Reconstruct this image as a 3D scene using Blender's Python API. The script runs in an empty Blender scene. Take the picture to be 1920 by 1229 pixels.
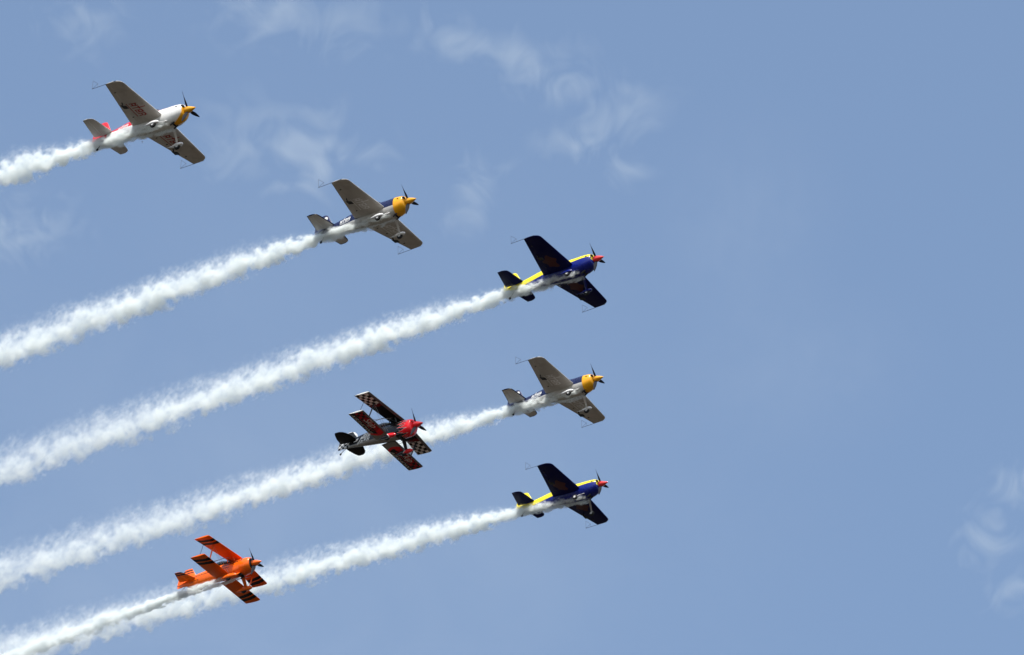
import bpy, bmesh, math, random
from mathutils import Vector, Matrix
from mathutils.bvhtree import BVHTree

R = math.radians
scn = bpy.context.scene
col = scn.collection

# ------------------------------------------------------------------ camera, sky, sun, exposure
CAM_ELEV = R(34.8)
cam_d = bpy.data.cameras.new('camera')
cam_d.lens = 300.0
cam_d.sensor_width = 36.0
cam_d.clip_start = 1.0
cam_d.clip_end = 60000.0
cam = bpy.data.objects.new('camera', cam_d)
col.objects.link(cam)
cam.location = (0, 0, 1.7)
cam.rotation_euler = (R(90) + CAM_ELEV, 0, 0)
scn.camera = cam

SUN_ELEV = R(57)
SUN_AZ = math.atan2(0.0, -1.0)           # clockwise from +Y
sun_dir = Vector((math.sin(SUN_AZ) * math.cos(SUN_ELEV), math.cos(SUN_AZ) * math.cos(SUN_ELEV), math.sin(SUN_ELEV)))

world = bpy.data.worlds.new('World')
scn.world = world
world.use_nodes = True
wn = world.node_tree
sky = wn.nodes.new('ShaderNodeTexSky')
sky.sky_type = 'NISHITA'
sky.sun_disc = False
sky.sun_elevation = SUN_ELEV
sky.sun_rotation = SUN_AZ
sky.altitude = 0
sky.air_density = 1.0
sky.dust_density = 3.0
sky.ozone_density = 0.5
wbg = wn.nodes['Background']
wbg.inputs['Strength'].default_value = 0.139
tint = wn.nodes.new('ShaderNodeMix'); tint.data_type = 'RGBA'; tint.blend_type = 'MULTIPLY'      # slightly greener air
tint.inputs[0].default_value = 1.0
tint.inputs[7].default_value = (0.99, 1.03, 1.02, 1)
wn.links.new(sky.outputs[0], tint.inputs[6])
wn.links.new(tint.outputs[2], wbg.inputs['Color'])

sun_l = bpy.data.lights.new('sun', 'SUN')
sun_l.energy = 3.7
sun_l.angle = R(0.53)
sun_l.color = (1.0, 0.98, 0.94)
sun = bpy.data.objects.new('sun', sun_l)
col.objects.link(sun)
sun.rotation_euler = sun_dir.to_track_quat('Z', 'Y').to_euler()

scn.view_settings.view_transform = 'Standard'
scn.view_settings.look = 'None'
scn.view_settings.exposure = 0.58
scn.view_settings.gamma = 1.0
scn.cycles.max_bounces = 12
scn.cycles.volume_bounces = 6
scn.cycles.volume_step_rate = 1.0
scn.cycles.volume_max_steps = 512
scn.cycles.use_denoising = True
scn.cycles.use_adaptive_sampling = True
scn.cycles.adaptive_threshold = 0.01

# ------------------------------------------------------------------ node expression helper
class E:
    """a scalar socket with arithmetic"""
    def __init__(s, nt, sock): s.nt, s.k = nt, sock
    def _m(s, op, b=None, c=None):
        n = s.nt.nodes.new('ShaderNodeMath'); n.operation = op
        for i, v in enumerate((s, b, c)):
            if v is None: continue
            if isinstance(v, E): s.nt.links.new(v.k, n.inputs[i])
            else: n.inputs[i].default_value = float(v)
        return E(s.nt, n.outputs[0])
    def __add__(s, b): return s._m('ADD', b)
    __radd__ = __add__
    def __mul__(s, b): return s._m('MULTIPLY', b)
    __rmul__ = __mul__
    def __sub__(s, b): return s._m('SUBTRACT', b)
    def __rsub__(s, b): return (s * -1.0) + b
    def __truediv__(s, b): return s._m('DIVIDE', b)
    def __rtruediv__(s, b): return const(s.nt, b)._m('DIVIDE', s)
    def __gt__(s, b): return s._m('GREATER_THAN', b)
    def __lt__(s, b): return s._m('LESS_THAN', b)
    def abs(s): return s._m('ABSOLUTE')
    def min(s, b): return s._m('MINIMUM', b)
    def max(s, b): return s._m('MAXIMUM', b)
    def sqrt(s): return s._m('SQRT')
    def sin(s): return s._m('SINE')
    def log(s): return s._m('LOGARITHM', math.e)
    def pow(s, b): return s._m('POWER', b)
    def fract(s): return s._m('FRACT')
    def floor(s): return s._m('FLOOR')
    def atan2(s, b): return s._m('ARCTAN2', b)
    def smooth(s, lo, hi):
        n = s.nt.nodes.new('ShaderNodeMapRange'); n.interpolation_type = 'SMOOTHSTEP'
        for i, v in ((0, s), (1, lo), (2, hi)):
            if isinstance(v, E): s.nt.links.new(v.k, n.inputs[i])
            else: n.inputs[i].default_value = float(v)
        n.inputs[3].default_value = 0.0; n.inputs[4].default_value = 1.0
        return E(s.nt, n.outputs[0])
    def band(s, lo, hi): return (s > lo) * (s < hi)

def const(nt, v):
    n = nt.nodes.new('ShaderNodeValue'); n.outputs[0].default_value = v
    return E(nt, n.outputs[0])

def coords(nt):
    tc = nt.nodes.new('ShaderNodeTexCoord')
    sp = nt.nodes.new('ShaderNodeSeparateXYZ')
    nt.links.new(tc.outputs['Object'], sp.inputs[0])
    return tuple(E(nt, sp.outputs[i]) for i in range(3))

def vec(nt, x, y, z):
    n = nt.nodes.new('ShaderNodeCombineXYZ')
    for i, v in enumerate((x, y, z)):
        if isinstance(v, E): nt.links.new(v.k, n.inputs[i])
        else: n.inputs[i].default_value = float(v)
    return n.outputs[0]

def noise(nt, v, scale, detail=2.0, rough=0.5, dist=0.0, color=False):
    n = nt.nodes.new('ShaderNodeTexNoise')
    n.inputs['Scale'].default_value = scale
    n.inputs['Detail'].default_value = detail
    n.inputs['Roughness'].default_value = rough
    n.inputs['Distortion'].default_value = dist
    nt.links.new(v, n.inputs['Vector'])
    if not color: return E(nt, n.outputs['Fac'])
    sp = nt.nodes.new('ShaderNodeSeparateXYZ')
    nt.links.new(n.outputs['Color'], sp.inputs[0])
    return tuple(E(nt, sp.outputs[i]) - 0.5 for i in range(3))

def mixc(nt, a, b, f):
    n = nt.nodes.new('ShaderNodeMix'); n.data_type = 'RGBA'
    for s, v in ((n.inputs[6], a), (n.inputs[7], b)):
        if isinstance(v, (tuple, list)): s.default_value = (v[0], v[1], v[2], 1)
        else: nt.links.new(v, s)
    if isinstance(f, E): nt.links.new(f.k, n.inputs[0])
    else: n.inputs[0].default_value = f
    return n.outputs[2]

_cache = {}
def paint(name, base, rough=0.32, coat=0.25, paintf=None, metal=0.0, dirt=0.12, key=None, spec=0.3):
    """glossy paint; paintf(nt, x, y, z) may return a colour socket built from object coordinates"""
    k = key or (name, tuple(base), rough, metal)
    if k in _cache: return _cache[k]
    m = bpy.data.materials.new(name); m.use_nodes = True
    nt = m.node_tree; b = nt.nodes['Principled BSDF']
    x, y, z = coords(nt)
    c = paintf(nt, x, y, z) if paintf else tuple(base)
    tc = nt.nodes.new('ShaderNodeTexCoord')
    n1 = noise(nt, tc.outputs['Object'], 1.7, 4, 0.6)
    f = n1.smooth(0.42, 0.75) * dirt
    c = mixc(nt, c, (0.035, 0.028, 0.02), f)
    nt.links.new(c, b.inputs['Base Color'])
    b.inputs['Roughness'].default_value = rough
    nt.links.new((noise(nt, tc.outputs['Object'], 6.0, 3) * 0.2 + (rough - 0.1)).k, b.inputs['Roughness'])
    b.inputs['Coat Weight'].default_value = coat
    b.inputs['Specular IOR Level'].default_value = spec
    b.inputs['Coat Roughness'].default_value = 0.08
    b.inputs['Metallic'].default_value = metal
    _cache[k] = m
    return m

# ------------------------------------------------------------------ mesh helpers
def mesh_obj(name, verts, faces, mat, parent=None, sharp=35, smooth=True):
    me = bpy.data.meshes.new(name)
    me.from_pydata([tuple(v) for v in verts], [], faces)
    bm = bmesh.new(); bm.from_mesh(me)
    bmesh.ops.remove_doubles(bm, verts=bm.verts, dist=1e-5)
    bmesh.ops.recalc_face_normals(bm, faces=bm.faces)
    bm.to_mesh(me); bm.free()
    if smooth:
        me.shade_smooth()
        me.set_sharp_from_angle(angle=R(sharp))
    me.materials.append(mat)
    o = bpy.data.objects.new(name, me)
    col.objects.link(o)
    if parent is not None: o.parent = parent
    return o

def loft(rings, cap0=True, cap1=True):
    n = len(rings[0]); v = [p for r in rings for p in r]; f = []
    for i in range(len(rings) - 1):
        for j in range(n):
            f.append((i*n+j, i*n+(j+1) % n, (i+1)*n+(j+1) % n, (i+1)*n+j))
    if cap0: f.append(tuple(range(n)))
    if cap1: f.append(tuple((len(rings)-1)*n + j for j in range(n)))
    return v, f

def join(*parts):
    v, f = [], []
    for pv, pf in parts:
        o = len(v); v += list(pv); f += [tuple(i + o for i in q) for q in pf]
    return v, f

def bar(a, b, w0, t0, w1=None, t1=None, wdir=(1, 0, 0), n=10):
    """an elliptical bar from a to b: w along wdir, t across"""
    a, b = Vector(a), Vector(b); w1 = w0 if w1 is None else w1; t1 = t0 if t1 is None else t1
    d = (b - a).normalized(); wd = Vector(wdir); wd = wd - d * wd.dot(d)
    if wd.length < 1e-4: wd = d.orthogonal()
    wd.normalize(); td = d.cross(wd)
    rings = []
    for p, w, t in ((a, w0, t0), (b, w1, t1)):
        rings.append([p + wd * math.cos(2*math.pi*k/n) * w/2 + td * math.sin(2*math.pi*k/n) * t/2 for k in range(n)])
    return loft(rings)

def cr(tab, x):
    """Catmull-Rom lookup in a table sorted by its first column (descending or ascending)"""
    t = sorted(tab)
    if x <= t[0][0]: return t[0][1:]
    if x >= t[-1][0]: return t[-1][1:]
    for i in range(len(t) - 1):
        if t[i][0] <= x <= t[i+1][0]: break
    p0, p1, p2, p3 = t[max(i-1, 0)], t[i], t[i+1], t[min(i+2, len(t)-1)]
    h = p2[0] - p1[0]; u = (x - p1[0]) / h; out = []
    for k in range(1, len(p1)):
        m1 = (p2[k]-p0[k]) / max(p2[0]-p0[0], 1e-6) * h
        m2 = (p3[k]-p1[k]) / max(p3[0]-p1[0], 1e-6) * h
        out.append((2*u**3-3*u*u+1)*p1[k] + (u**3-2*u*u+u)*m1 + (-2*u**3+3*u*u)*p2[k] + (u**3-u*u)*m2)
    return out

def body(tab, x0, x1, n=30, seg=32, ex=2.5):
    """fuselage piece between x0 and x1 from a table (x, half width, z bottom, z top)"""
    rings = []
    for i in range(n + 1):
        x = x0 + (x1 - x0) * i / n
        w, zb, zt = cr(tab, x); zc, h = (zb+zt)/2, (zt-zb)/2; r = []
        for k in range(seg):
            a = 2*math.pi*k/seg; c, s = math.cos(a), math.sin(a)
            r.append(Vector((x, w*math.copysign(abs(c)**(2/ex), c), zc + h*math.copysign(abs(s)**(2/ex), s))))
        rings.append(r)
    return loft(rings)

def yt(t, u): return 5*t*(.2969*math.sqrt(max(u, 0)) - .126*u - .3516*u*u + .2843*u**3 - .1036*u**4)

def foil_ring(le, te, y, z, t, c0=0.0, c1=1.0, n=14):
    """closed profile between chord fractions c0 and c1 (0 = leading edge), x forward"""
    ch = le - te; us = []
    for i in range(n + 1):
        q = (1 - math.cos(math.pi*i/n)) / 2
        us.append(c0 + (c1 - c0) * q)
    top = [Vector((le - u*ch, y, z + yt(t, u)*ch)) for u in us]
    bot = [Vector((le - u*ch, y, z - yt(t, u)*ch - (0.0006 if 0 < u else 0))) for u in us]
    if c0 == 0: bot = bot[1:]
    return top + bot[::-1]

def lift_surface(tab, side, c0=0.0, c1=1.0, y0=None, y1=None, n=18):
    """tab rows: (y, le, te, z, thickness ratio)"""
    ys = sorted(r[0] for r in tab)
    a = ys[0] if y0 is None else y0; b = ys[-1] if y1 is None else y1
    st = sorted(set([round(a + (b-a)*i/n, 4) for i in range(n+1)] + [round(q, 4) for q in ys if a < q < b]))
    rings = []
    for q in st:
        le, te, z, t = lin(tab, q)
        rings.append(foil_ring(le, te, side*q, z, t, c0, c1))
    return loft(rings)

def lin(tab, x):
    t = sorted(tab)
    if x <= t[0][0]: return t[0][1:]
    if x >= t[-1][0]: return t[-1][1:]
    for i in range(len(t)-1):
        if t[i][0] <= x <= t[i+1][0]:
            u = (x - t[i][0]) / (t[i+1][0]-t[i][0])
            return [t[i][k] + (t[i+1][k]-t[i][k])*u for k in range(1, len(t[i]))]

def wing_under(tab, x, y):
    le, te, z, t = lin(tab, abs(y)); u = min(max((le - x)/(le - te), 0), 1)
    return z - yt(t, u)*(le - te)

def vfin(tab, c0=0.0, c1=1.0, n=12):
    """vertical surface; rows (z, le, te, thickness)"""
    zs = sorted(r[0] for r in tab); a, b = zs[0], zs[-1]; rings = []
    st = sorted(set([round(a + (b-a)*i/n, 4) for i in range(n+1)] + [round(q, 4) for q in zs]))
    for q in st:
        le, te, t = lin(tab, q)
        rings.append([Vector((p.x, p.z, q)) for p in foil_ring(le, te, 0, 0, t, c0, c1)])
    return loft(rings)

def lathe_x(profile, cx, cy, cz, n=28):
    rings = [[Vector((cx + x, cy + r*math.cos(2*math.pi*k/n), cz + r*math.sin(2*math.pi*k/n))) for k in range(n)] for x, r in profile]
    return loft(rings)

def lathe_y(profile, cx, cy, cz, n=24):
    rings = [[Vector((cx + r*math.cos(2*math.pi*k/n), cy + yy, cz + r*math.sin(2*math.pi*k/n))) for k in range(n)] for yy, r in profile]
    return loft(rings)

def ellipsoid(c, ax, n=16, m=10):
    """ax: three half-axis vectors"""
    c = Vector(c); ax = [Vector(a) for a in ax]; rings = []
    for i in range(1, m):
        th = math.pi*i/m; rings.append([c + ax[2]*math.cos(th) + (ax[0]*math.cos(2*math.pi*k/n) + ax[1]*math.sin(2*math.pi*k/n))*math.sin(th) for k in range(n)])
    return loft(rings)

def text_mesh(body_, shear=0.0, size=1.0, space=1.0):
    cu = bpy.data.curves.new('t', 'FONT'); cu.body = body_; cu.size = size; cu.shear = shear; cu.space_character = space
    o = bpy.data.objects.new('t', cu); col.objects.link(o)
    dg = bpy.context.evaluated_depsgraph_get()
    me = bpy.data.meshes.new_from_object(o.evaluated_get(dg))
    bm = bmesh.new(); bm.from_mesh(me)
    bmesh.ops.triangulate(bm, faces=bm.faces)
    v = [tuple(q.co) for q in bm.verts]; f = [tuple(q.index for q in p.verts) for p in bm.faces]
    bm.free()
    bpy.data.objects.remove(o); bpy.data.curves.remove(cu); bpy.data.meshes.remove(me)
    return v, f

def rects(lst):
    """2D strokes: (x0, y0, x1, y1, slant) as quads"""
    v, f = [], []
    for x0, y0, x1, y1, s in lst:
        o = len(v); v += [(x0+s*y0, y0, 0), (x1+s*y0, y0, 0), (x1+s*y1, y1, 0), (x0+s*y1, y1, 0)]; f.append((o, o+1, o+2, o+3))
    return v, f

def decal(name, vf, fmap, mat, parent, cuts=2):
    """lay a flat 2D mesh onto a surface with fmap(u, v) -> point"""
    me = bpy.data.meshes.new(name); me.from_pydata(vf[0], [], vf[1])
    bm = bmesh.new(); bm.from_mesh(me)
    for _ in range(cuts):
        long = [e for e in bm.edges if e.calc_length() > 0.12]
        if long: bmesh.ops.subdivide_edges(bm, edges=long, cuts=1, use_grid_fill=False)
        bmesh.ops.triangulate(bm, faces=bm.faces)
    for q in bm.verts: q.co = fmap(q.co.x, q.co.y)
    bm.to_mesh(me); bm.free(); me.materials.append(mat)
    o = bpy.data.objects.new(name, me); col.objects.link(o); o.parent = parent
    return o

def side_map(tab, ex, u0, v0, off=0.006):
    """(u, v) -> starboard side of a body, u runs forward"""
    def f(u, v):
        x, z = u0 + u, v0 + v
        w, zb, zt = cr(tab, x); zc, h = (zb+zt)/2, (zt-zb)/2
        q = min(abs((z-zc)/h), 0.98)
        return Vector((x, -w*(1-q**ex)**(1/ex) - off, z))
    return f

def thing(name, label, cat, M, group):
    o = bpy.data.objects.new(name, None); o.empty_display_size = 0.5
    col.objects.link(o); o.matrix_world = M
    o['label'] = label; o['category'] = cat; o['group'] = group
    return o

def pose(rot, loc):
    m = Matrix([list(r) for r in rot]).to_4x4(); m.translation = Vector(loc); return m

# ------------------------------------------------------------------ shared materials
M_black = paint('black rubber', (0.012, 0.012, 0.013), 0.7, 0.0)
M_dark = paint('dark metal', (0.03, 0.03, 0.033), 0.4, 0.0)
M_blade = paint('propeller paint', (0.022, 0.024, 0.030), 0.8, 0.0, spec=.03)
M_hub = paint('wheel hub', (0.6, 0.6, 0.6), 0.4, 0.1)
M_whiteletter = paint('white lettering', (0.75, 0.75, 0.73), 0.4, 0.1)
M_glass = paint('canopy glass', (0.02, 0.025, 0.03), 0.12, 0.6)
M_steel = paint('steel', (0.35, 0.35, 0.36), 0.35, 0.1)

def ground():
    s = 30000
    m = bpy.data.materials.new('dry airfield ground'); m.use_nodes = True
    nt = m.node_tree; b = nt.nodes['Principled BSDF']
    tc = nt.nodes.new('ShaderNodeTexCoord')
    f = noise(nt, tc.outputs['Object'], 0.02, 5, 0.6).smooth(0.35, 0.65)
    c = mixc(nt, (0.026, 0.0175, 0.0095), (0.022, 0.017, 0.009), f)
    nt.links.new(c, b.inputs['Base Color']); b.inputs['Roughness'].default_value = 0.95
    o = mesh_obj('ground', [(-s, -s, 0), (s, -s, 0), (s, s, 0), (-s, s, 0)], [(0, 1, 2, 3)], m, smooth=False)
    o['kind'] = 'structure'; o['label'] = 'dry grass airfield far below the aircraft'; o['category'] = 'ground'
ground()

# ------------------------------------------------------------------ the low-wing aerobatic monoplane
MONO = [(1.73, .23, -.08, .37), (1.71, .31, -.19, .43), (1.65, .385, -.30, .475), (1.5, .445, -.41, .515), (1.2, .49, -.54, .55),
        (.6, .48, -.58, .57), (0, .46, -.57, .60), (-.6, .43, -.53, .62), (-1.2, .38, -.46, .61), (-1.85, .31, -.38, .56),
        (-2.5, .22, -.28, .46), (-3.0, .16, -.19, .39), (-3.5, .11, -.07, .36), (-4.0, .05, .08, .33), (-4.1, .04, .11, .32)]
WING = [(.25, .57, -1.49, -.02, .15), (.45, .545, -1.43, -.015, .15), (3.30, .372, -.742, .035, .125), (3.46, .36, -.70, .037, .12),
        (3.56, .335, -.68, .038, .118), (3.66, .27, -.655, .039, .112), (3.74, .16, -.635, .04, .105), (3.79, .02, -.622, .04, .09), (3.81, -.12, -.618, .04, .07)]
STAB = [(.06, -2.98, -4.20, .29, .10), (.16, -3.0, -4.18, .29, .10), (1.35, -3.15, -3.86, .24, .09), (1.5, -3.2, -3.82, .235, .085), (1.58, -3.3, -3.80, .23, .08), (1.63, -3.45, -3.79, .23, .06)]
FIN = [(.12, -3.1, -4.38, .07), (.30, -3.12, -4.40, .08), (.62, -3.28, -4.36, .09), (1.0, -3.48, -4.24, .09), (1.12, -3.56, -4.18, .08), (1.18, -3.68, -4.10, .06)]

def glyphs():
    """four blocky slanted characters with a tall stroke, and the line below them"""
    s = .22; L = []
    L += [(0, 0, .045, .2, s), (.045, .13, .12, .17, s), (.12, 0, .165, .2, s), (.03, .05, .13, .09, s)]
    L += [(.25, -.01, .29, .33, s), (.19, .15, .35, .19, s)]
    L += [(.38, 0, .42, .2, s), (.42, .16, .50, .2, s), (.50, 0, .54, .2, s), (.42, .07, .50, .11, s), (.42, 0, .50, .03, s)]
    L += [(.58, 0, .62, .2, s), (.62, .16, .72, .2, s), (.70, .1, .745, .16, s), (.62, .08, .72, .11, s), (.69, 0, .735, .08, s)]
    return L

def monoplane(label, M, P, group, phase, pants=True):
    t = thing('aerobatic_monoplane', label, 'airplane', M, group)
    tag = P['tag']
    mat_f = paint('fuselage paint', (1, 1, 1), .28, .15, P['fus'], key=tag+'f')
    mat_c = paint('cowl paint', (1, 1, 1), .25, .2, P['cowl'], key=tag+'c')
    mat_w = paint('wing paint', (1, 1, 1), .35, .0, P['wing'], key=tag+'w', spec=.1)
    mat_s = paint('stabilizer paint', (1, 1, 1), .35, .0, P['stab'], key=tag+'s', spec=.1)
    mat_t = paint('fin paint', (1, 1, 1), .3, .3, P['fin'], key=tag+'t')
    mat_sp = paint('spinner paint', P['spin'], .22, .5, key=tag+'sp')
    mat_p = paint('fairing paint', P['pant'], .25, .5, key=tag+'p')
    mat_l = paint('wing letters', P['wletter'], .4, .1, key=tag+'l', dirt=.3)
    EX = 2.25
    fus = mesh_obj('fuselage', *body(MONO, 1.145, -4.1, 48, 36, EX), mat_f, t)
    cowl = mesh_obj('engine_cowl', *body(MONO, 1.15, 1.73, 22, 36, EX), mat_c, t)
    for s in (-1, 1):
        mesh_obj('air_intake', *ellipsoid((1.675, s*.27, .26), ((.075, -s*.085, 0), (.05, s*.045, .03), (0, -s*.02, .095))), M_black, cowl)
        mesh_obj('cowl_vent', *ellipsoid((1.42, s*.455, .22), ((.08, 0, .0), (0, .012, 0), (0, 0, .02))), M_black, cowl)
        mesh_obj('exhaust_pipe', *bar((1.22, s*.16, -.50), (.98, s*.17, -.655), .09, .09, wdir=(0, 1, 0)), M_dark, t)
    mesh_obj('cooling_outlet', *ellipsoid((1.10, 0, -.555), ((.07, 0, -.02), (0, .24, 0), (0, 0, .04))), M_black, t)
    # spinner, blades
    sp = mesh_obj('spinner', *lathe_x([(.0, .185), (.03, .198), (.10, .20), (.20, .188), (.33, .155), (.46, .105), (.57, .058), (.64, .024), (.67, .005)], 1.70, 0, .15), mat_sp, t)
    for k in range(3):
        a = R(phase + 120*k)
        mesh_obj('propeller_blade', *blade(1.86, .15, a, 1.0), M_blade, sp)
    # canopy
    cz = [(.20, .10, .54, .56), (.05, .24, .50, .66), (-.2, .31, .50, .80), (-.6, .33, .50, .93), (-1.0, .31, .50, .90), (-1.5, .24, .48, .76), (-1.9, .10, .46, .58)]
    mesh_obj('canopy', *body(cz, .20, -1.9, 24, 24, 2.0), M_glass, t)
    # wings
    for s in (-1, 1):
        w = mesh_obj('wing', *join(lift_surface(WING, s, 0, .765), lift_surface(WING, s, .75, 1.0, .25, .50, 3)), mat_w, t)
        mesh_obj('aileron', *lift_surface(WING, s, .775, 1.0, .515, 3.80), mat_w, w)
        # wing tip sighting frame
        yy = s*3.80; a = .016
        fr = join(bar((.06, yy, .035), (-1.47, yy, .02), .022, .022), bar((-1.46, yy, .02), (-1.49, yy, .56), a*.8, a*.8),
                  bar((-1.49, yy, .56), (-1.13, yy, .25), a*.8, a*.8), bar((-1.13, yy, .25), (-1.46, yy, .02), a*.8, a*.8), bar((-1.13, yy, .25), (-1.10, yy, .02), a*.7, a*.7))
        mesh_obj('sighting_frame', *fr, M_dark, w)
        # aileron spade hanging under the hinge line
        ys = s*2.2; zu = wing_under(WING, -.66, ys)
        spd = join(bar((-.74, ys, zu+.01), (-.60, ys, -.36), .06, .035), bar((-.74, ys+.06, zu+.01), (-.60, ys, -.36), .03, .03),
                   ([Vector((-.50+dx*.16+(0.05 if dx > 0 else 0), ys+dy*.17*(1.0 if dx < 0 else .72), -.40-.06*dx+dz)) for dx, dy, dz in ((-1, -1, 0), (1, -1, 0), (1, 1, 0), (-1, 1, 0), (-1, -1, .02), (1, -1, .02), (1, 1, .02), (-1, 1, .02))],
                    [(0, 1, 2, 3), (4, 5, 6, 7), (0, 1, 5, 4), (1, 2, 6, 5), (2, 3, 7, 6), (3, 0, 4, 7)]))
        mesh_obj('aileron_spade', *spd, M_black, w)
        # writing under the wing: reads from starboard to port, tops toward the leading edge
        if P.get('wtext', True):
            y_start = -2.03 if s < 0 else .95
            sc = 1.42
            def um(u, v, y0=y_start):
                y = y0 + u*sc; x = -.62 + (v+.06)*2.25 + .02*abs(y)
                return Vector((x, y, wing_under(WING, x, y) - .006))
            decal('wing_lettering', rects(glyphs() + [(-.02, -.075, .74, -.05, 0)]), um, mat_l, w, 3)
        else:
            def um(u, v, s=s):
                y = s*(1.35 + u); x = -.35 + v
                return Vector((x, y, wing_under(WING, x, y) - .005))
            pts = [(.55*math.cos(2*math.pi*k/40)*(1 + .22*math.sin(2*math.pi*k*3/40 + .6)), .38*math.sin(2*math.pi*k/40)*(1 + .25*math.cos(2*math.pi*k*5/40)), 0) for k in range(40)]
            decal('wing_emblem', ([(0, 0, 0)] + pts, [(0, k+1, (k+1) % 40 + 1) for k in range(40)]), um, mat_l, w, 3)
        for yh in (1.0, 1.72, 3.05):
            le, te, zz, tt = lin(WING, yh); xh = le - .77*(le - te)
            mesh_obj('aileron_hinge', *ellipsoid((xh, s*yh, wing_under(WING, xh, yh) - .012), ((.07, 0, 0), (0, .022, 0), (0, 0, .028)), 10, 6), M_dark, w)
        st = mesh_obj('horizontal_stabilizer', *lift_surface(STAB, s, 0, .56), mat_s, t)
        mesh_obj('elevator', *lift_surface(STAB, s, .575, 1.0, .10, 1.625), mat_s, st)
        # landing gear
        leg = mesh_obj('landing_gear_leg', *join(bar((.80, s*.30, -.42), (.70, s*.72, -.74), .17, .045, .125, .035), bar((.70, s*.72, -.74), (.63, s*1.0, -1.02), .125, .035, .10, .03)), mat_p if pants else M_steel, t)
        wy = s*1.05
        wh = mesh_obj('wheel', *lathe_y([(-.065, .06), (-.065, .13), (-.05, .165), (-.02, .182), (.02, .182), (.05, .165), (.065, .13), (.065, .06)], .60, wy, -1.08), M_black, leg)
        mesh_obj('wheel_hub', *lathe_y([(-.072, .02), (-.072, .075), (.072, .075), (.072, .02)], .60, wy, -1.08), M_hub, wh)
        if pants:
            prof = [(.95, .012), (.93, .05), (.88, .085), (.78, .118), (.65, .132), (.50, .125), (.36, .095), (.24, .062), (.12, .034), (.0, .016), (-.14, .008)]
            rings = [[Vector((x, wy + r*.92*math.cos(2*math.pi*k/20), -1.0 + r*(1.12 if math.sin(2*math.pi*k/20) > 0 else .62)*math.sin(2*math.pi*k/20) + (.04 if x < .3 else 0)*min(1, (.3-x)/.3))) for k in range(20)] for x, r in prof]
            mesh_obj('wheel_fairing', *loft(rings), mat_p, leg)
        else:
            mesh_obj('axle_bracket', *join(bar((.60, s*.96, -1.08), (.60, s*1.02, -1.08), .05, .05), bar((.72, s*.99, -1.02), (.48, s*.99, -1.10), .03, .03)), M_steel, leg)
    # tail
    fin = mesh_obj('fin', *vfin(FIN, 0, .52), mat_t, t)
    mesh_obj('rudder', *vfin(FIN, .535, 1.0), mat_t, t)
    if P.get('badge'):
        n = 24
        dv = [(0, 0, 0)] + [(.13*math.cos(2*math.pi*k/n), .13*math.sin(2*math.pi*k/n), 0) for k in range(n)]
        decal('fin_badge', (dv, [(0, k+1, (k+1) % n + 1) for k in range(n)]), lambda u, v: Vector((-3.64+u, -.052, .90+v)), M_whiteletter, fin, 0)
    tl = mesh_obj('tail_gear', *join(bar((-3.6, 0, -.03), (-3.92, 0, -.46), .045, .03)), M_dark, t)
    mesh_obj('tail_wheel', *lathe_y([(-.03, .02), (-.03, .06), (-.015, .078), (.015, .078), (.03, .06), (.03, .02)], -3.94, 0, -.50), M_black, tl)
    # writing on the fuselage side
    if P.get('fletter') is not None:
        ml = M_whiteletter
        decal('side_lettering', rects(glyphs() + [(.0, -.06, .70, -.035, 0)]), side_map(MONO, EX, -2.56, .07), ml, t, 2)
    return t

def blade(x, z, a, L, n=12):
    """one twisted propeller blade; a measured from up toward port"""
    d = Vector((0, math.sin(a), math.cos(a))); side = Vector((0, math.cos(a), -math.sin(a))); ax = Vector((1, 0, 0)); c = Vector((x, 0, z)); rings = []
    for i in range(n+1):
        u = i/n; r = .12 + (L-.12)*u
        w = .82*(.07 + .115*math.sin(math.pi*min(1, u*1.05+.05)**.8)) * (1 if u < .9 else math.sqrt(max(0.03, 1-((u-.9)/.1)**2)))
        th = .035*(1-u)+.012; tw = -R(58*(1-u)+20)
        e1 = side*math.cos(tw) + ax*math.sin(tw); e2 = ax*math.cos(tw) - side*math.sin(tw)
        rings.append([c + d*r + e1*w/1.6*math.cos(2*math.pi*k/10) + e2*th/2*math.sin(2*math.pi*k/10) for k in range(10)])
    return loft(rings)

# ---- liveries (colour by place on the airframe)
WHITE, RED, YEL, NAVY, SILV, BLUE, LEMON = (.70, .70, .68), (.62, .02, .03), (.80, .36, .008), (.008, .013, .058), (.50, .49, .47), (.002, .010, .17), (.80, .66, .02)
ORNG, BLK = (.86, .135, .004), (.008, .007, .008)

def flat(c): return lambda nt, x, y, z: c
def trim_edge(base, trim):
    def f(nt, x, y, z):
        a = y.abs()
        m = (x > (a*-.12 - 3.035)).max(a > 1.56).max((x < (a*.27 - 4.19)))
        return mixc(nt, base, trim, m)
    return f
def wing_plain(base, stain):
    def f(nt, x, y, z):
        a = y.abs()
        n = noise(nt, vec(nt, x, y, z), 1.1, 3, .55)
        c = mixc(nt, base, stain, n.smooth(.45, .7)*.5)
        return c
    return f
# white and red one
def p1_fus(nt, x, y, z):
    c = mixc(nt, WHITE, RED, (z > .40 + .0*x)*(x > -1.0))
    rear = (x < -1.05)*(z > x*-.11 - .12)
    c = mixc(nt, c, RED, rear.max(x < -3.35))
    c = mixc(nt, c, (.8, .8, .78), (x < -1.05)*(x > -3.3)*(z - (x*-.11 - .12)).band(-.05, 0))
    return c
def p1_cowl(nt, x, y, z):
    c = mixc(nt, WHITE, RED, z > .42)
    d = (y.abs() - (x - .90)*.36)           # lower yellow teardrop
    m = (d < 0)*(z < .1)*(x > .98)
    m = m.max((x > 1.70)*(z < .30))
    c = mixc(nt, c, (.85, .62, .45), (d.band(0, .035))*(z < .1))
    return mixc(nt, c, YEL, m)
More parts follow.
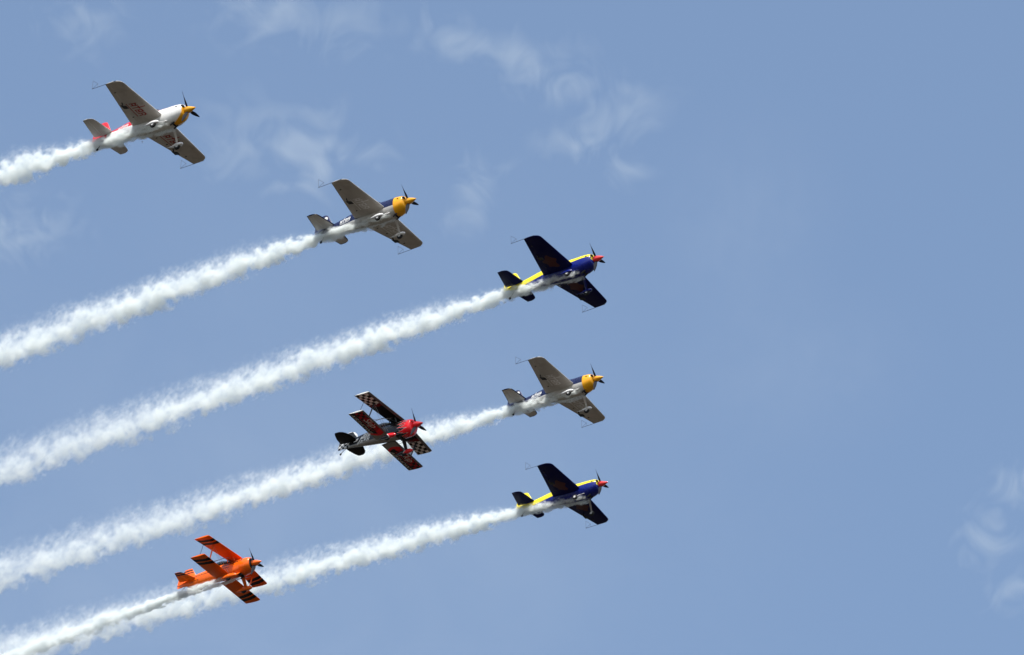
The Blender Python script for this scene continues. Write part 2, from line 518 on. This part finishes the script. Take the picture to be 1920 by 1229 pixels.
# navy and silver one with a yellow cowl
def p2_fus(nt, x, y, z):
    c = mixc(nt, SILV, NAVY, z > (x*-.02 - .10))
    return mixc(nt, c, NAVY, x < -3.3)
# royal blue and yellow one
def p3_fus(nt, x, y, z):
    front = (z > x*.02 + .14)*(x > -1.0)
    rear = (z > (x + 1.0)*.08 + .10)*(x < -.99)
    c = mixc(nt, BLUE, LEMON, front.max(rear).max(x < -3.2))
    return c
def p3_cowl(nt, x, y, z):
    m = (z > x*.02 + .14).max((x > 1.69)*(z > .0))
    return mixc(nt, BLUE, LEMON, m)
LIV1 = dict(tag='a', fus=p1_fus, cowl=p1_cowl, wing=wing_plain((.54, .52, .49), (.32, .30, .28)), stab=flat((.56, .55, .53)), fin=flat(RED), spin=YEL, pant=(.8, .8, .8), wletter=(.32, .035, .035), fletter=True)
LIV2 = dict(tag='b', badge=True, fus=p2_fus, cowl=flat(YEL), wing=wing_plain((.52, .50, .47), (.36, .33, .30)), stab=trim_edge((.58, .57, .55), NAVY), fin=flat(NAVY), spin=YEL, pant=(.72, .72, .72), wletter=(.80, .80, .80), fletter=True)
LIV3 = dict(tag='c', fus=p3_fus, cowl=p3_cowl, wing=flat((.002, .004, .07)), stab=flat((.002, .004, .07)), fin=flat(LEMON), spin=(.70, .03, .03), pant=BLUE, wletter=(.060, .004, .009), wtext=False)

POSE = {
 1: ([[.8124, .5712, .1167], [-.5755, .8178, .0041], [-.0932, -.0705, .9932]], (-18.18, 354.69, 261.11)),
 2: ([[.8286, .5591, .0283], [-.5586, .8291, -.025], [-.0375, .0049, .9993]], (-7.16, 377.94, 271.93)),
 3: ([[.8432, .5366, .0342], [-.5374, .8431, .0211], [-.0175, -.0361, .9992]], (3.22, 396.59, 281.26)),
 4: ([[.8512, .5237, .0348], [-.5242, .8516, .0072], [-.0259, -.0244, .9994]], (3.45, 421.65, 290.23)),
 5: ([[.8026, .5752, .1578], [-.5853, .8105, .0222], [-.1151, -.1102, .9872]], (-6.88, 406.04, 276.5)),
 6: ([[.86, .509, .0377], [-.5093, .8606, -.0017], [-.0333, -.0177, .9993]], (4.05, 451.54, 302.68)),
 7: ([[.8405, .5389, .056], [-.5378, .8424, -.0351], [-.0661, -.0006, .9978]], (-16.81, 427.7, 281.16)),
}
GM = 'low-wing monoplanes flying in formation'
monoplane('white low-wing aerobatic plane with red tail and yellow spinner, highest in the formation', pose(*POSE[1]), LIV1, GM, -42)
monoplane('navy and silver plane with yellow cowl, larger twin, second in height', pose(*POSE[2]), LIV2, GM, -48)
monoplane('dark blue and yellow plane with blue wheel fairings, higher of the two blue ones', pose(*POSE[3]), LIV3, GM, -50)
monoplane('navy and silver plane with yellow cowl, smaller one, ahead of the black biplane', pose(*POSE[4]), LIV2, GM, -46)
monoplane('dark blue and yellow plane with red spinner and bare wheels without fairings, lowest monoplane', pose(*POSE[6]), LIV3, GM, -47, pants=False)

# ------------------------------------------------------------------ the biplanes
BIP = [(1.57, .26, -.08, .36), (1.54, .35, -.20, .45), (1.46, .42, -.30, .52), (1.3, .465, -.38, .56), (.95, .48, -.44, .58), (.6, .43, -.46, .55), (0, .39, -.46, .54),
       (-.6, .36, -.43, .57), (-1.2, .32, -.37, .58), (-1.86, .25, -.30, .53), (-2.6, .15, -.21, .46), (-3.2, .08, -.14, .30), (-3.6, .04, -.11, .16)]
BIPC = [(1.57, .27, -.26, .36), (1.54, .37, -.38, .44), (1.45, .425, -.46, .49), (1.28, .445, -.51, .52), (.95, .46, -.52, .54), (.6, .43, -.51, .54)] + [r for r in BIP if r[0] < .5]
UPW = [(0, .69, -.24, .80, .12), (.15, .685, -.25, .80, .12), (3.0, .47, -.585, .735, .12), (3.09, .46, -.60, .733, .115), (3.13, .41, -.585, .733, .09)]
LOW = [(.25, .15, -.89, -.40, .12), (2.85, .15, -.90, -.395, .12), (2.94, .145, -.90, -.395, .115), (2.98, .10, -.88, -.395, .09)]
BSTAB = [(.04, -2.44, -3.69, .20, .06), (.14, -2.5, -3.68, .20, .06), (1.08, -2.84, -3.36, .16, .06), (1.17, -2.91, -3.33, .155, .06), (1.21, -3.05, -3.30, .155, .05)]
BSTABR = [(.04, -2.44, -3.69, .20, .06), (.14, -2.5, -3.70, .20, .06), (.6, -2.56, -3.62, .18, .06), (.95, -2.68, -3.48, .165, .06), (1.1, -2.82, -3.40, .16, .06), (1.19, -3.0, -3.32, .155, .05)]
BFIN = [(-.14, -3.55, -3.90, .05), (.1, -2.9, -3.93, .06), (.45, -2.58, -3.86, .07), (.9, -2.82, -3.52, .07), (1.0, -2.88, -3.43, .07), (1.04, -2.93, -3.38, .05)]
BFINR = [(-.14, -3.55, -3.90, .05), (.1, -2.9, -3.95, .06), (.42, -2.56, -3.90, .07), (.7, -2.68, -3.78, .07), (.88, -2.86, -3.6, .07), (.96, -3.0, -3.5, .06), (1.0, -3.14, -3.38, .04)]

def biplane(label, M, P, group, phase):
    t = thing('aerobatic_biplane', label, 'biplane', M, group)
    g = P['tag']; TAB = P['tab']; EX = 2.5
    mf = paint('fuselage paint', (1, 1, 1), .28, .15, P['fus'], key=g+'f')
    mc = paint('cowl paint', (1, 1, 1), .25, .2, P['cowl'], key=g+'c')
    mu = paint('upper wing paint', (1, 1, 1), .35, .0, P['upper'], key=g+'u', spec=.1)
    ml = paint('lower wing paint', (1, 1, 1), .35, .0, P['lower'], key=g+'l', spec=.1)
    ms = paint('stabilizer paint', (1, 1, 1), .35, .0, P['stab'], key=g+'s', spec=.1)
    mt = paint('fin paint', (1, 1, 1), .3, .3, P['fin'], key=g+'t')
    mp = paint('fairing paint', (1, 1, 1), .25, .5, P['pant'], key=g+'p')
    msp = paint('spinner paint', P['spin'], .22, .5, key=g+'sp')
    mst = paint('strut paint', P['strut'], .35, .3, key=g+'st')
    top = max(r[0] for r in TAB)
    mesh_obj('fuselage', *body(TAB, .845, -3.6, 44, 32, EX), mf, t)
    cowl = mesh_obj('engine_cowl', *body(TAB, .85, top, 22, 36, 2.25), mc, t)
    for s in (-1, 1):
        mesh_obj('air_intake', *ellipsoid((top-.06, s*.26, .20), ((.05, -s*.06, 0), (.04, s*.05, 0), (0, 0, .10))), M_black, cowl)
    mesh_obj('cooling_outlet', *ellipsoid((.80, 0, -.475), ((.13, 0, .0), (0, .27, 0), (0, 0, .05))), M_black, t)
    for s in (-1, 1):
        mesh_obj('exhaust_pipe', *bar((.92, s*.13, -.46), (.66, s*.14, -.60), .09, .09, wdir=(0, 1, 0)), M_dark, t)
    sp = mesh_obj('spinner', *lathe_x([(.0, .19), (.04, .205), (.12, .205), (.23, .185), (.36, .145), (.48, .092), (.57, .05), (.62, .024), (.645, .006)], 1.555, 0, .13), msp, t)
    for k in range(3):
        mesh_obj('propeller_blade', *blade(1.70, .13, R(phase+120*k), .98), M_blade, sp)
    cz = [(.1, .12, .50, .55), (-.1, .24, .48, .68), (-.5, .29, .46, .84), (-.9, .28, .46, .86), (-1.3, .2, .46, .74), (-1.7, .08, .48, .57)]
    mesh_obj('canopy', *body(cz, .1, -1.7, 20, 20, 2.0), M_glass, t)
    up = mesh_obj('upper_wing', *join(lift_surface(UPW, -1), lift_surface(UPW, 1)), mu, t)
    for s in (-1, 1):
        mesh_obj('lower_wing', *lift_surface(LOW, s), ml, t)
        # I strut, aileron slave strut, cabane, wires
        mesh_obj('interplane_strut', *join(bar((.06, s*2.06, .73), (-.16, s*2.06, -.36), .11, .045, wdir=(1, 0, 0))), mst, t)
        mesh_obj('aileron_strut', *bar((-.42, s*2.42, .71), (-.72, s*2.42, -.36), .025, .025), M_dark, t)
        mesh_obj('cabane_strut', *join(bar((.42, s*.30, .50), (.34, s*.42, .76), .07, .03), bar((-.10, s*.30, .50), (-.05, s*.42, .76), .07, .03), bar((.42, s*.30, .50), (-.05, s*.42, .76), .04, .025)), mst, t)
        mesh_obj('bracing_wire', *join(*[bar(a, b, .014, .014) for a, b in (((.15, s*.36, -.36), (.02, s*2.0, .72)), ((.0, s*.36, -.38), (-.08, s*2.0, .72)), ((.20, s*.45, .74), (-.15, s*2.0, -.36)), ((.10, s*.45, .74), (-.2, s*2.0, -.36)))]), M_steel, t)
        mesh_obj('wire_spreader', *bar((.30, s*1.2, .22), (-.48, s*1.2, .18), .028, .028), M_dark, t)
        st = mesh_obj('horizontal_stabilizer', *lift_surface(P['stabtab'], s, 0, .5), ms, t)
        mesh_obj('elevator', *lift_surface(P['stabtab'], s, .515, 1.0, .1), ms, st)
        leg = mesh_obj('landing_gear_leg', *bar((.72, s*.22, -.40), (.66, s*.74, -.90), .30, .06, .20, .05), mst, t)
        wy = s*.83
        wh = mesh_obj('wheel', *lathe_y([(-.07, .06), (-.07, .14), (-.05, .175), (-.02, .19), (.02, .19), (.05, .175), (.07, .14), (.07, .06)], .46, wy, -.99), M_black, leg)
        prof = [(1.06, .012), (1.04, .055), (.97, .10), (.84, .145), (.66, .170), (.46, .172), (.28, .145), (.10, .095), (-.06, .045), (-.19, .012)]
        rings = [[Vector((x, wy + r*.8*math.cos(2*math.pi*k/20), -.93 + r*(1.05 if math.sin(2*math.pi*k/20) > 0 else .8)*math.sin(2*math.pi*k/20))) for k in range(20)] for x, r in prof]
        mesh_obj('wheel_fairing', *loft(rings), mp, leg)
    mesh_obj('fin', *vfin(P['fintab'], 0, .45), mt, t)
    mesh_obj('rudder', *vfin(P['fintab'], .465, 1.0), mt, t)
    tl = mesh_obj('tail_gear', *join(bar((-3.30, 0, -.12), (-3.55, 0, -.33), .04, .025), bar((-3.55, 0, -.33), (-3.64, 0, -.42), .04, .03)), M_dark, t)
    mesh_obj('tail_wheel', *lathe_y([(-.025, .02), (-.025, .055), (-.012, .07), (.012, .07), (.025, .055), (.025, .02)], -3.65, 0, -.45), M_black, tl)
    return t

# orange with black bands
def bands(lst):
    """black bands across the span with a ragged chordwise slant"""
    def f(nt, x, y, z):
        a = y.abs() + (noise(nt, vec(nt, x*3.0, y*1.2, z*0), 1.6, 2) - .5)*.10 + x*.16
        m = None
        for lo, hi in lst:
            b = a.band(lo, hi); m = b if m is None else m.max(b)
        return mixc(nt, ORNG, BLK, m)
    return f
def o_fus(nt, x, y, z):
    line = (z - (x*-.07 + .10)).band(-.02, .022)*(x < .1)
    l2 = (z - .30).band(-.035, .045)*x.band(-.5, .80)
    l3 = (z - .40).band(-.015, .015)*x.band(-.5, .80)
    return mixc(nt, ORNG, BLK, line.max(l2).max(l3))
def o_cowl(nt, x, y, z):
    stripes = ((x*9.0 + z*5.0).fract() > .45)*z.band(.24, .46)*x.band(.86, 1.12 )
    c = mixc(nt, ORNG, BLK, stripes)
    return mixc(nt, c, BLK, (x > 1.525))
def o_stab(nt, x, y, z):
    a = y.abs() + x*.05
    return mixc(nt, ORNG, BLK, a.band(.88, 1.02).max(a.band(.66, .80)))
def o_fin(nt, x, y, z):
    return mixc(nt, ORNG, BLK, z.band(.86, .95).max(z.band(.70, .77)).max((z - .03 + x*.0).band(-.02, .03)))
LIVO = dict(tag='o', tab=BIP, stabtab=BSTAB, fintab=BFIN, fus=o_fus, cowl=o_cowl, upper=bands([(2.56, 2.84), (2.2, 2.46)]), lower=bands([(2.3, 2.58), (1.93, 2.2)]),
            stab=o_stab, fin=o_fin, pant=flat(ORNG), spin=ORNG, strut=ORNG)

# black with red flames and checks
GREYW = (.24, .225, .21); FRED = (.75, .012, .02)
def flames(nt, x, y, z, x0, length, k, wob=.0, zc=.05, base=BLK):
    th = z - zc; th = th.atan2(y)*(k/6.2832)
    n = noise(nt, vec(nt, th*1.0, x*1.6, 0.0), 1.4, 2)
    tri = ((th + n*.5).fract()*2.0 - 1.0).abs()
    tri2 = ((th*1.7 + n*.9 + .3).fract()*2.0 - 1.0).abs()
    d = x - (x0 - tri.pow(1.5)*length*(n*1.2 + .35))
    d2 = x - (x0 - tri2.pow(1.3)*length*.75)
    d = d.max(d2)
    c = mixc(nt, base, (.72, .62, .60), d > -.035)
    return mixc(nt, c, FRED, d > .02)
def s_fus(nt, x, y, z):
    c = flames(nt, x, y, z, 1.40, .78, 12)
    belly = (z < (x*-.06 - .33))*(x < .35)
    belly = belly.max((z < x*-.085 - .335)*(x < .5))
    c = mixc(nt, c, GREYW, belly)
    chk = ((x*5.5).floor() + (z*7.0).floor())*.5
    chk = chk.fract() > .25
    tail = mixc(nt, (.80, .80, .78), BLK, chk)
    return mixc(nt, c, tail, x < -3.05)
def s_cowl(nt, x, y, z): return flames(nt, x, y, z, 1.40, .78, 12)
def s_upper(nt, x, y, z):
    a = y.abs(); le = a*-.075 + .69; c_ = (le - x)/1.0
    chk = (((a + 3.0)*4.6).floor() + (c_*4.8 + .2).floor())*.5
    chk = chk.fract() > .25
    c = mixc(nt, (.90, .88, .84), BLK, chk)
    edge = noise(nt, vec(nt, x*2.5, y*.5, 0), 2.0, 2)*.5
    c = mixc(nt, c, (.18, .006, .010), a < (edge + 1.72))
    c = mixc(nt, c, BLK, a < (edge + 1.50))
    c = mixc(nt, c, (.16, .15, .15), c_ < .17)
    return mixc(nt, c, (.6, .6, .58), a > 3.095)
def s_lower(nt, x, y, z):
    a = y.abs(); c_ = (x*-1.0 + .15)/1.05
    SHADED_RED = (.40, .010, .016)  # flame red darkened: the shade under the wing is put into the colour
    base = mixc(nt, SHADED_RED, BLK, c_ > (a*-.02 + .46))
    chk = (((a + 3.0)*5.2).floor() + (c_*5.0).floor())*.5
    base = mixc(nt, base, mixc(nt, SHADED_RED, BLK, chk.fract() > .25), (a > 2.3)*(c_ < .62))
    r = ((x + .35)*(x + .35)*.9 + 0.0) + .62        # curved root boundary
    base = mixc(nt, base, FRED, a < (r + .42) )
    base = mixc(nt, base, BLK, (a < r + .50)*(x < -.35)*(a > r + .18))
    base = mixc(nt, base, GREYW, a < r)
    base = mixc(nt, base, (.16, .15, .15), c_ < .10)
    return mixc(nt, base, (.6, .6, .58), a > 2.945)
def s_fin(nt, x, y, z):
    chk = (((x + 9)*5.5).floor() + ((z + 2)*7.0).floor())*.5
    c = mixc(nt, BLK, mixc(nt, (.8, .8, .78), BLK, chk.fract() > .25), (z < .30)*(x < -3.05))
    le = (z - .42)*-.78 - 2.56
    return mixc(nt, c, (.8, .8, .78), ((x > le - .045)*(z > .30)).max(z > .965))
def s_pant(nt, x, y, z): return flames(nt, x, y, z, .78, .5, 6, zc=-.93)
LIVS = dict(tag='s', tab=BIPC, stabtab=BSTABR, fintab=BFINR, fus=s_fus, cowl=s_cowl, upper=s_upper, lower=s_lower, stab=flat(BLK), fin=s_fin, pant=s_pant, spin=FRED, strut=(.012, .012, .02))

GB = 'biplanes flying in formation'
skb = biplane('black biplane with red flame nose, checkered wing tips and no smoke of its own', pose(*POSE[5]), LIVS, GB, -43)
orb = biplane('bright orange biplane with black banded wing tips, lowest in the formation', pose(*POSE[7]), LIVO, GB, -45)

# writing on the biplanes
def under_map(y0, x0, sx, sy=None, sgn=1):
    sy = sy or sx
    def f(u, v):
        y = y0 + u*sx; x = x0 + v*sy
        return Vector((x, y, wing_under(LOW, x, y) - .006))
    return f
M_pink = paint('pale lettering', (.72, .62, .58), .4, .1)
M_redl = paint('red lettering', (.60, .03, .04), .4, .1)
M_blkl = paint('black lettering', BLK, .4, .1)
for w in [c for c in skb.children if c.name.startswith('lower_wing')]:
    stb = w.data.vertices[0].co.y < 0
    a = -2.28 if stb else 1.35
    decal('wing_lettering', text_mesh('Skip', .35, 1.0, .95), under_map(a, -.36, .56, .62), M_pink, w, 3)
    decal('wing_lettering', text_mesh('STEWART', .2, 1.0, 1.0), under_map(-2.45 if stb else 1.10, -.54, .30, .20), M_redl, w, 2)
    decal('wing_lettering', text_mesh('AIRSHOWS', .15, 1.0, 1.0), under_map(-2.86 if stb else 1.02, -.84, .385, .34), M_pink, w, 2)
random.seed(4)
sl = []
for row in range(3):
    x = -2.30 + row*.10
    while x < -1.42 - row*.02:
        wd = random.uniform(.035, .06); z0 = -.17 + row*.19 + random.uniform(-.03, .03)
        sl.append((x, z0, x + wd, z0 + random.uniform(.12, .19), .55)); x += random.uniform(.09, .15)
sl += [(-2.72, .04, -2.42, .08, .2), (-2.6, .12, -2.40, .2, .3)]
decal('side_lettering', rects(sl), side_map(BIPC, 2.5, 0, 0), M_whiteletter, skb, 1)
decal('registration_letters', text_mesh('VH-PVX', .15, 1.0, 1.0), lambda u, v: side_map(BIP, 2.5, -2.98, -.10)(u*.21, v*.21), M_blkl, orb, 1)

# ------------------------------------------------------------------ smoke trails
def smoke_mat(seed, dens, lobe, bend, rs):
    m = bpy.data.materials.new('smoke'); m.use_nodes = True
    nt = m.node_tree; nt.nodes.remove(nt.nodes['Principled BSDF'])
    out = nt.nodes['Material Output']
    x, y, z = coords(nt)
    s = x.max(0.0)
    r = (s*.028 + .11).max(s*.055 - .04).min(s*.0085 + .42)*rs
    u = (s*.02024 + 1.0).log()*(1/.0085) + s/(s + 4.0)*7.0
    z0 = z + (5.2 - s).max(0.0)*bend               # the streams hug the belly before the tail
    big = noise(nt, vec(nt, s*.16 + seed, seed*2.0, 0.0), 1.0, 1, color=True)
    amp = (s*.012).min(.5)
    z0 = z0 + big[0]*amp; yw = y + big[1]*amp
    qx, qy, qz = u, yw/r, z0/r
    n1 = noise(nt, vec(nt, qx*.75 + seed*3.1, qy*.75, qz*.75), 1.0, 2, .5, color=True)
    n2 = noise(nt, vec(nt, qx*1.0 + qz*.5 + seed, qy*1.0, qz*1.0), 2.6, 2.5, .55, color=True)
    wy = qy + n1[1]*3.8 + n2[1]*1.25
    wz = qz + n1[2]*3.8 + n2[2]*1.25
    off = (1.0 - s*(1/8.0)).max(0.0)*lobe/r
    yy = (wy.abs() - off)
    rad = (yy*yy + wz*wz).sqrt()
    soft = wz.smooth(-.2, .9)*.42                 # the top edge is feathered, the lower edge firm
    core = (1.0 - rad.smooth(.45 - soft*.8, 1.12 + soft*1.3))
    # thin wisps left behind above the trail
    wz2 = qz - 1.35 + n1[2]*3.0; wy2 = qy + n1[1]*2.0
    rad2 = (wy2*wy2*.8 + wz2*wz2*.85).sqrt()
    wisp = (1.0 - rad2.smooth(.2, 1.6))*n2[0].smooth(-.12, .25)*s.smooth(2.0, 14.0)*(s*.006 + .20)
    d = core.max(wisp)*s.smooth(0.0, .5)
    D = (dens/r)*d*(n2[0]*3.2 + 1.0).max(.12)
    fade = s.smooth(0.2, 4.0)*.4 + .6
    v = nt.nodes.new('ShaderNodeVolumePrincipled')
    v.inputs['Color'].default_value = (.935, .966, .957, 1)
    v.inputs['Anisotropy'].default_value = 0.0
    nt.links.new((D*fade*(1.0 - s*.0165).max(.35)).k, v.inputs['Density'])
    nt.links.new(v.outputs[0], out.inputs['Volume'])
    return m

def smoke(label, k, start, tail, dl, length, seed, dens=2.0, lobe=.27, rate=.04, rs=1.0):
    Mp = pose(*POSE[k]); rot = Mp.to_3x3()
    X = (rot @ Vector(dl)).normalized(); up = rot @ Vector((0, 0, 1))
    Z = (up - X*up.dot(X)).normalized(); Y = Z.cross(X)
    back = start[0] - tail[0]
    org = (Mp @ Vector(tail)) - X*back
    bend = (tail[2] - start[2])/back
    m4 = Matrix((X, Y, Z)).transposed().to_4x4(); m4.translation = org
    m = smoke_mat(seed, dens, lobe, bend, rs)
    rnd = random.Random(seed); rings = []; n = 14; st = 0.0; xs = []
    while st < length: xs.append(st); st += .35 + st*.02
    for x in xs:
        r = min(max(.028*x+.11, .055*x-.04), .0085*x+.42); zc = -max(0, 5.2-x)*bend
        g = min(1, x/8)
        off = max(0, 1-x/9)*lobe
        ring = []
        for i in range(n):
            a = 2*math.pi*i/n; c, sn = math.cos(a), math.sin(a)
            j = 1 + rnd.uniform(-.08, .08)
            ring.append(Vector((x, c*(off + r*2.2)*j, zc + sn*r*((2.2 + 1.2*g) if sn > 0 else 2.2)*j)))
        rings.append(ring)
    o = mesh_obj('smoke_trail', *loft(rings), m, smooth=False)
    o.matrix_world = m4
    m.cycles.volume_step_rate = rate
    o['label'] = label; o['category'] = 'smoke trail'; o['group'] = 'white smoke trails behind the aircraft'
    return o

ST, TL = (1.0, 0, -.62), (-4.2, 0, -.20)
smoke('short white smoke trail streaming from the white and red plane, topmost trail', 1, ST, TL, (-1, 0, 0), 28, 1)
smoke('white smoke trail from the upper navy and silver plane, second from the top', 2, ST, TL, (-1, .0047, -.0084), 38, 2)
smoke('widest white smoke trail, from the upper blue and yellow plane to the left edge', 3, ST, TL, (-1, .0018, -.0028), 52, 3)
smoke('white smoke trail passing behind the black biplane, from the smaller navy and silver plane', 4, ST, TL, (-1, .0022, -.0036), 54, 4)
smoke('white smoke trail passing behind the orange biplane, from the lowest blue and yellow plane', 6, ST, TL, (-.9999, -.007, .0113), 56, 6)
smoke('white smoke trail streaming from the belly of the orange biplane, lowest trail', 7, (.7, 0, -.76), (-3.9, 0, -.66), (-.9984, .028, -.0488), 26, 7, dens=2.2, rs=.72)

# ------------------------------------------------------------------ thin clouds, and an added veil that grades the sky
def cloud_mat():
    m = bpy.data.materials.new('thin cloud'); m.use_nodes = True
    nt = m.node_tree; nt.nodes.remove(nt.nodes['Principled BSDF']); out = nt.nodes['Material Output']
    tc = nt.nodes.new('ShaderNodeTexCoord'); sp = nt.nodes.new('ShaderNodeSeparateXYZ'); nt.links.new(tc.outputs['Object'], sp.inputs[0])
    x, y, z = (E(nt, sp.outputs[i]) for i in range(3))
    rad = (x*x + y*y + z*z).sqrt()
    geo = nt.nodes.new('ShaderNodeNewGeometry')
    fall = (1.0 - rad.smooth(.05, 1.0))
    sp2 = nt.nodes.new('ShaderNodeSeparateXYZ'); nt.links.new(geo.outputs['Position'], sp2.inputs[0])
    px, py, pz = (E(nt, sp2.outputs[i]) for i in range(3))
    n = noise(nt, vec(nt, px*.030, py*.019, pz*.030), 1.0, 7, .58, 1.6)
    d = (n + fall*.34 - .655).max(0.0)*fall
    v = nt.nodes.new('ShaderNodeVolumePrincipled')
    v.inputs['Color'].default_value = (.93, .98, .97, 1); v.inputs['Anisotropy'].default_value = .0
    nt.links.new((d*.070).k, v.inputs['Density'])
    nt.links.new(v.outputs[0], out.inputs['Volume'])
    m.cycles.volume_step_rate = .35
    return m
CL = cloud_mat()
def veil_mat():
    m = bpy.data.materials.new('pale veil'); m.use_nodes = True
    nt = m.node_tree; nt.nodes.remove(nt.nodes['Principled BSDF']); out = nt.nodes['Material Output']
    x, y, z = coords(nt)
    fall = (1.0 - (x*x + y*y + z*z).sqrt().smooth(.0, 1.0))
    n = noise(nt, vec(nt, x*4.0, y*4.0, z*.5), 1.0, 5, .6, .6)
    v = nt.nodes.new('ShaderNodeVolumePrincipled')
    v.inputs['Color'].default_value = (.95, .98, .96, 1)
    nt.links.new((fall*(n.smooth(.25, .75)*.9 + .45)*.0016).k, v.inputs['Density'])
    nt.links.new(v.outputs[0], out.inputs['Volume'])
    m.cycles.volume_step_rate = .25
    return m
def cloud(label, px, py, hw, hh, rot=0, mat=None, hz=7.0):
    """a flattened patch of thin cloud or veil in one high layer: centre and half sizes as seen, in the layer's own metres"""
    e = CAM_ELEV; r_, u_, b_ = Vector((1, 0, 0)), Vector((0, -math.sin(e), math.cos(e))), Vector((0, -math.cos(e), -math.sin(e)))
    d = (r_*((px-960)/16000) + u_*((614.5-py)/16000) - b_).normalized()
    alt = 3000.0; c = Vector((0, 0, 1.7)) + d*(alt/d.z)
    k = (alt/d.z)/16000
    g_ = 1.75 if mat is None else 1.25
    hx, hy = g_*hw*k, g_*hh*k/math.sin(e)
    rings = []; rnd = random.Random(int(px)); n, m = 20, 10
    for i in range(1, m):
        th = math.pi*i/m
        rings.append([Vector((math.sin(th)*math.cos(2*math.pi*j/n), math.sin(th)*math.sin(2*math.pi*j/n), math.cos(th)))*rnd.uniform(.97, 1.0) for j in range(n)])
    o = mesh_obj('cloud' if mat is None else 'haze_and_gradient_veil', *loft(rings), mat or CL, smooth=False)  # veils: two faint sky patches and one added brightness gradient
    o.matrix_world = Matrix.Translation(c) @ Matrix.Rotation(R(rot), 4, 'Z') @ Matrix.Diagonal((hx, hy, hz, 1))
    o['label'] = label
    if mat is None: o['category'] = 'cloud'; o['group'] = 'thin ragged clouds in the blue sky'
    else: o['category'] = 'haze'; o['kind'] = 'stuff'

cloud('thin ragged cloud wisp right of the white and red plane', 520, 270, 210, 100, 20)
cloud('faint cloud patch directly above the upper navy and silver plane', 620, 300, 130, 70, -15)
cloud('small upright cloud streak right of the upper navy and silver plane', 890, 360, 60, 100, 10)
cloud('small ragged cloud patch high at the top centre, left end of the broken arc', 845, 70, 85, 60, -20)
cloud('bright ragged cloud patch high at the top centre, second in the broken arc', 985, 100, 130, 60, 15)
cloud('pale cloud patch in the middle of the broken arc at top centre', 1070, 160, 110, 55, -15)
cloud('wide thin cloud patch above the upper blue and yellow plane, right end of the arc', 1165, 220, 95, 90, 25)
cloud('small low cloud patch under the middle of the broken arc at top centre', 1060, 262, 70, 45, 0)
cloud('tiny cloud tuft right below the thin veil at top centre', 1180, 325, 55, 40, 0)
cloud('faint cloud smear along the top edge, left of centre', 560, 40, 210, 80, 0)
cloud('small pale cloud puff in the top left corner of the sky', 150, 45, 110, 70, 0)
cloud('faint cloud haze at the left edge between the two upper trails', 30, 430, 150, 80, 0)
cloud('small ragged cloud near the lower right corner of the sky', 1850, 1010, 70, 80, 0)
cloud('ragged cloud at the right edge, lowest of the three there', 1900, 1110, 90, 60, 0)
cloud('small cloud tuft at the right edge, highest of the three there', 1900, 915, 50, 60, 0)
cloud('broad pale veil added to brighten the lower left of the sky', 420, 1080, 1150, 900, 0, veil_mat(), 30.0)  # added volume, stands in for the lens falloff across the view
cloud('very faint pale veil in the empty sky right of the upper planes', 1400, 420, 190, 230, 0, veil_mat(), 14.0)
cloud('very faint pale veil in the empty sky right of the middle planes', 1500, 690, 260, 180, 0, veil_mat(), 14.0)
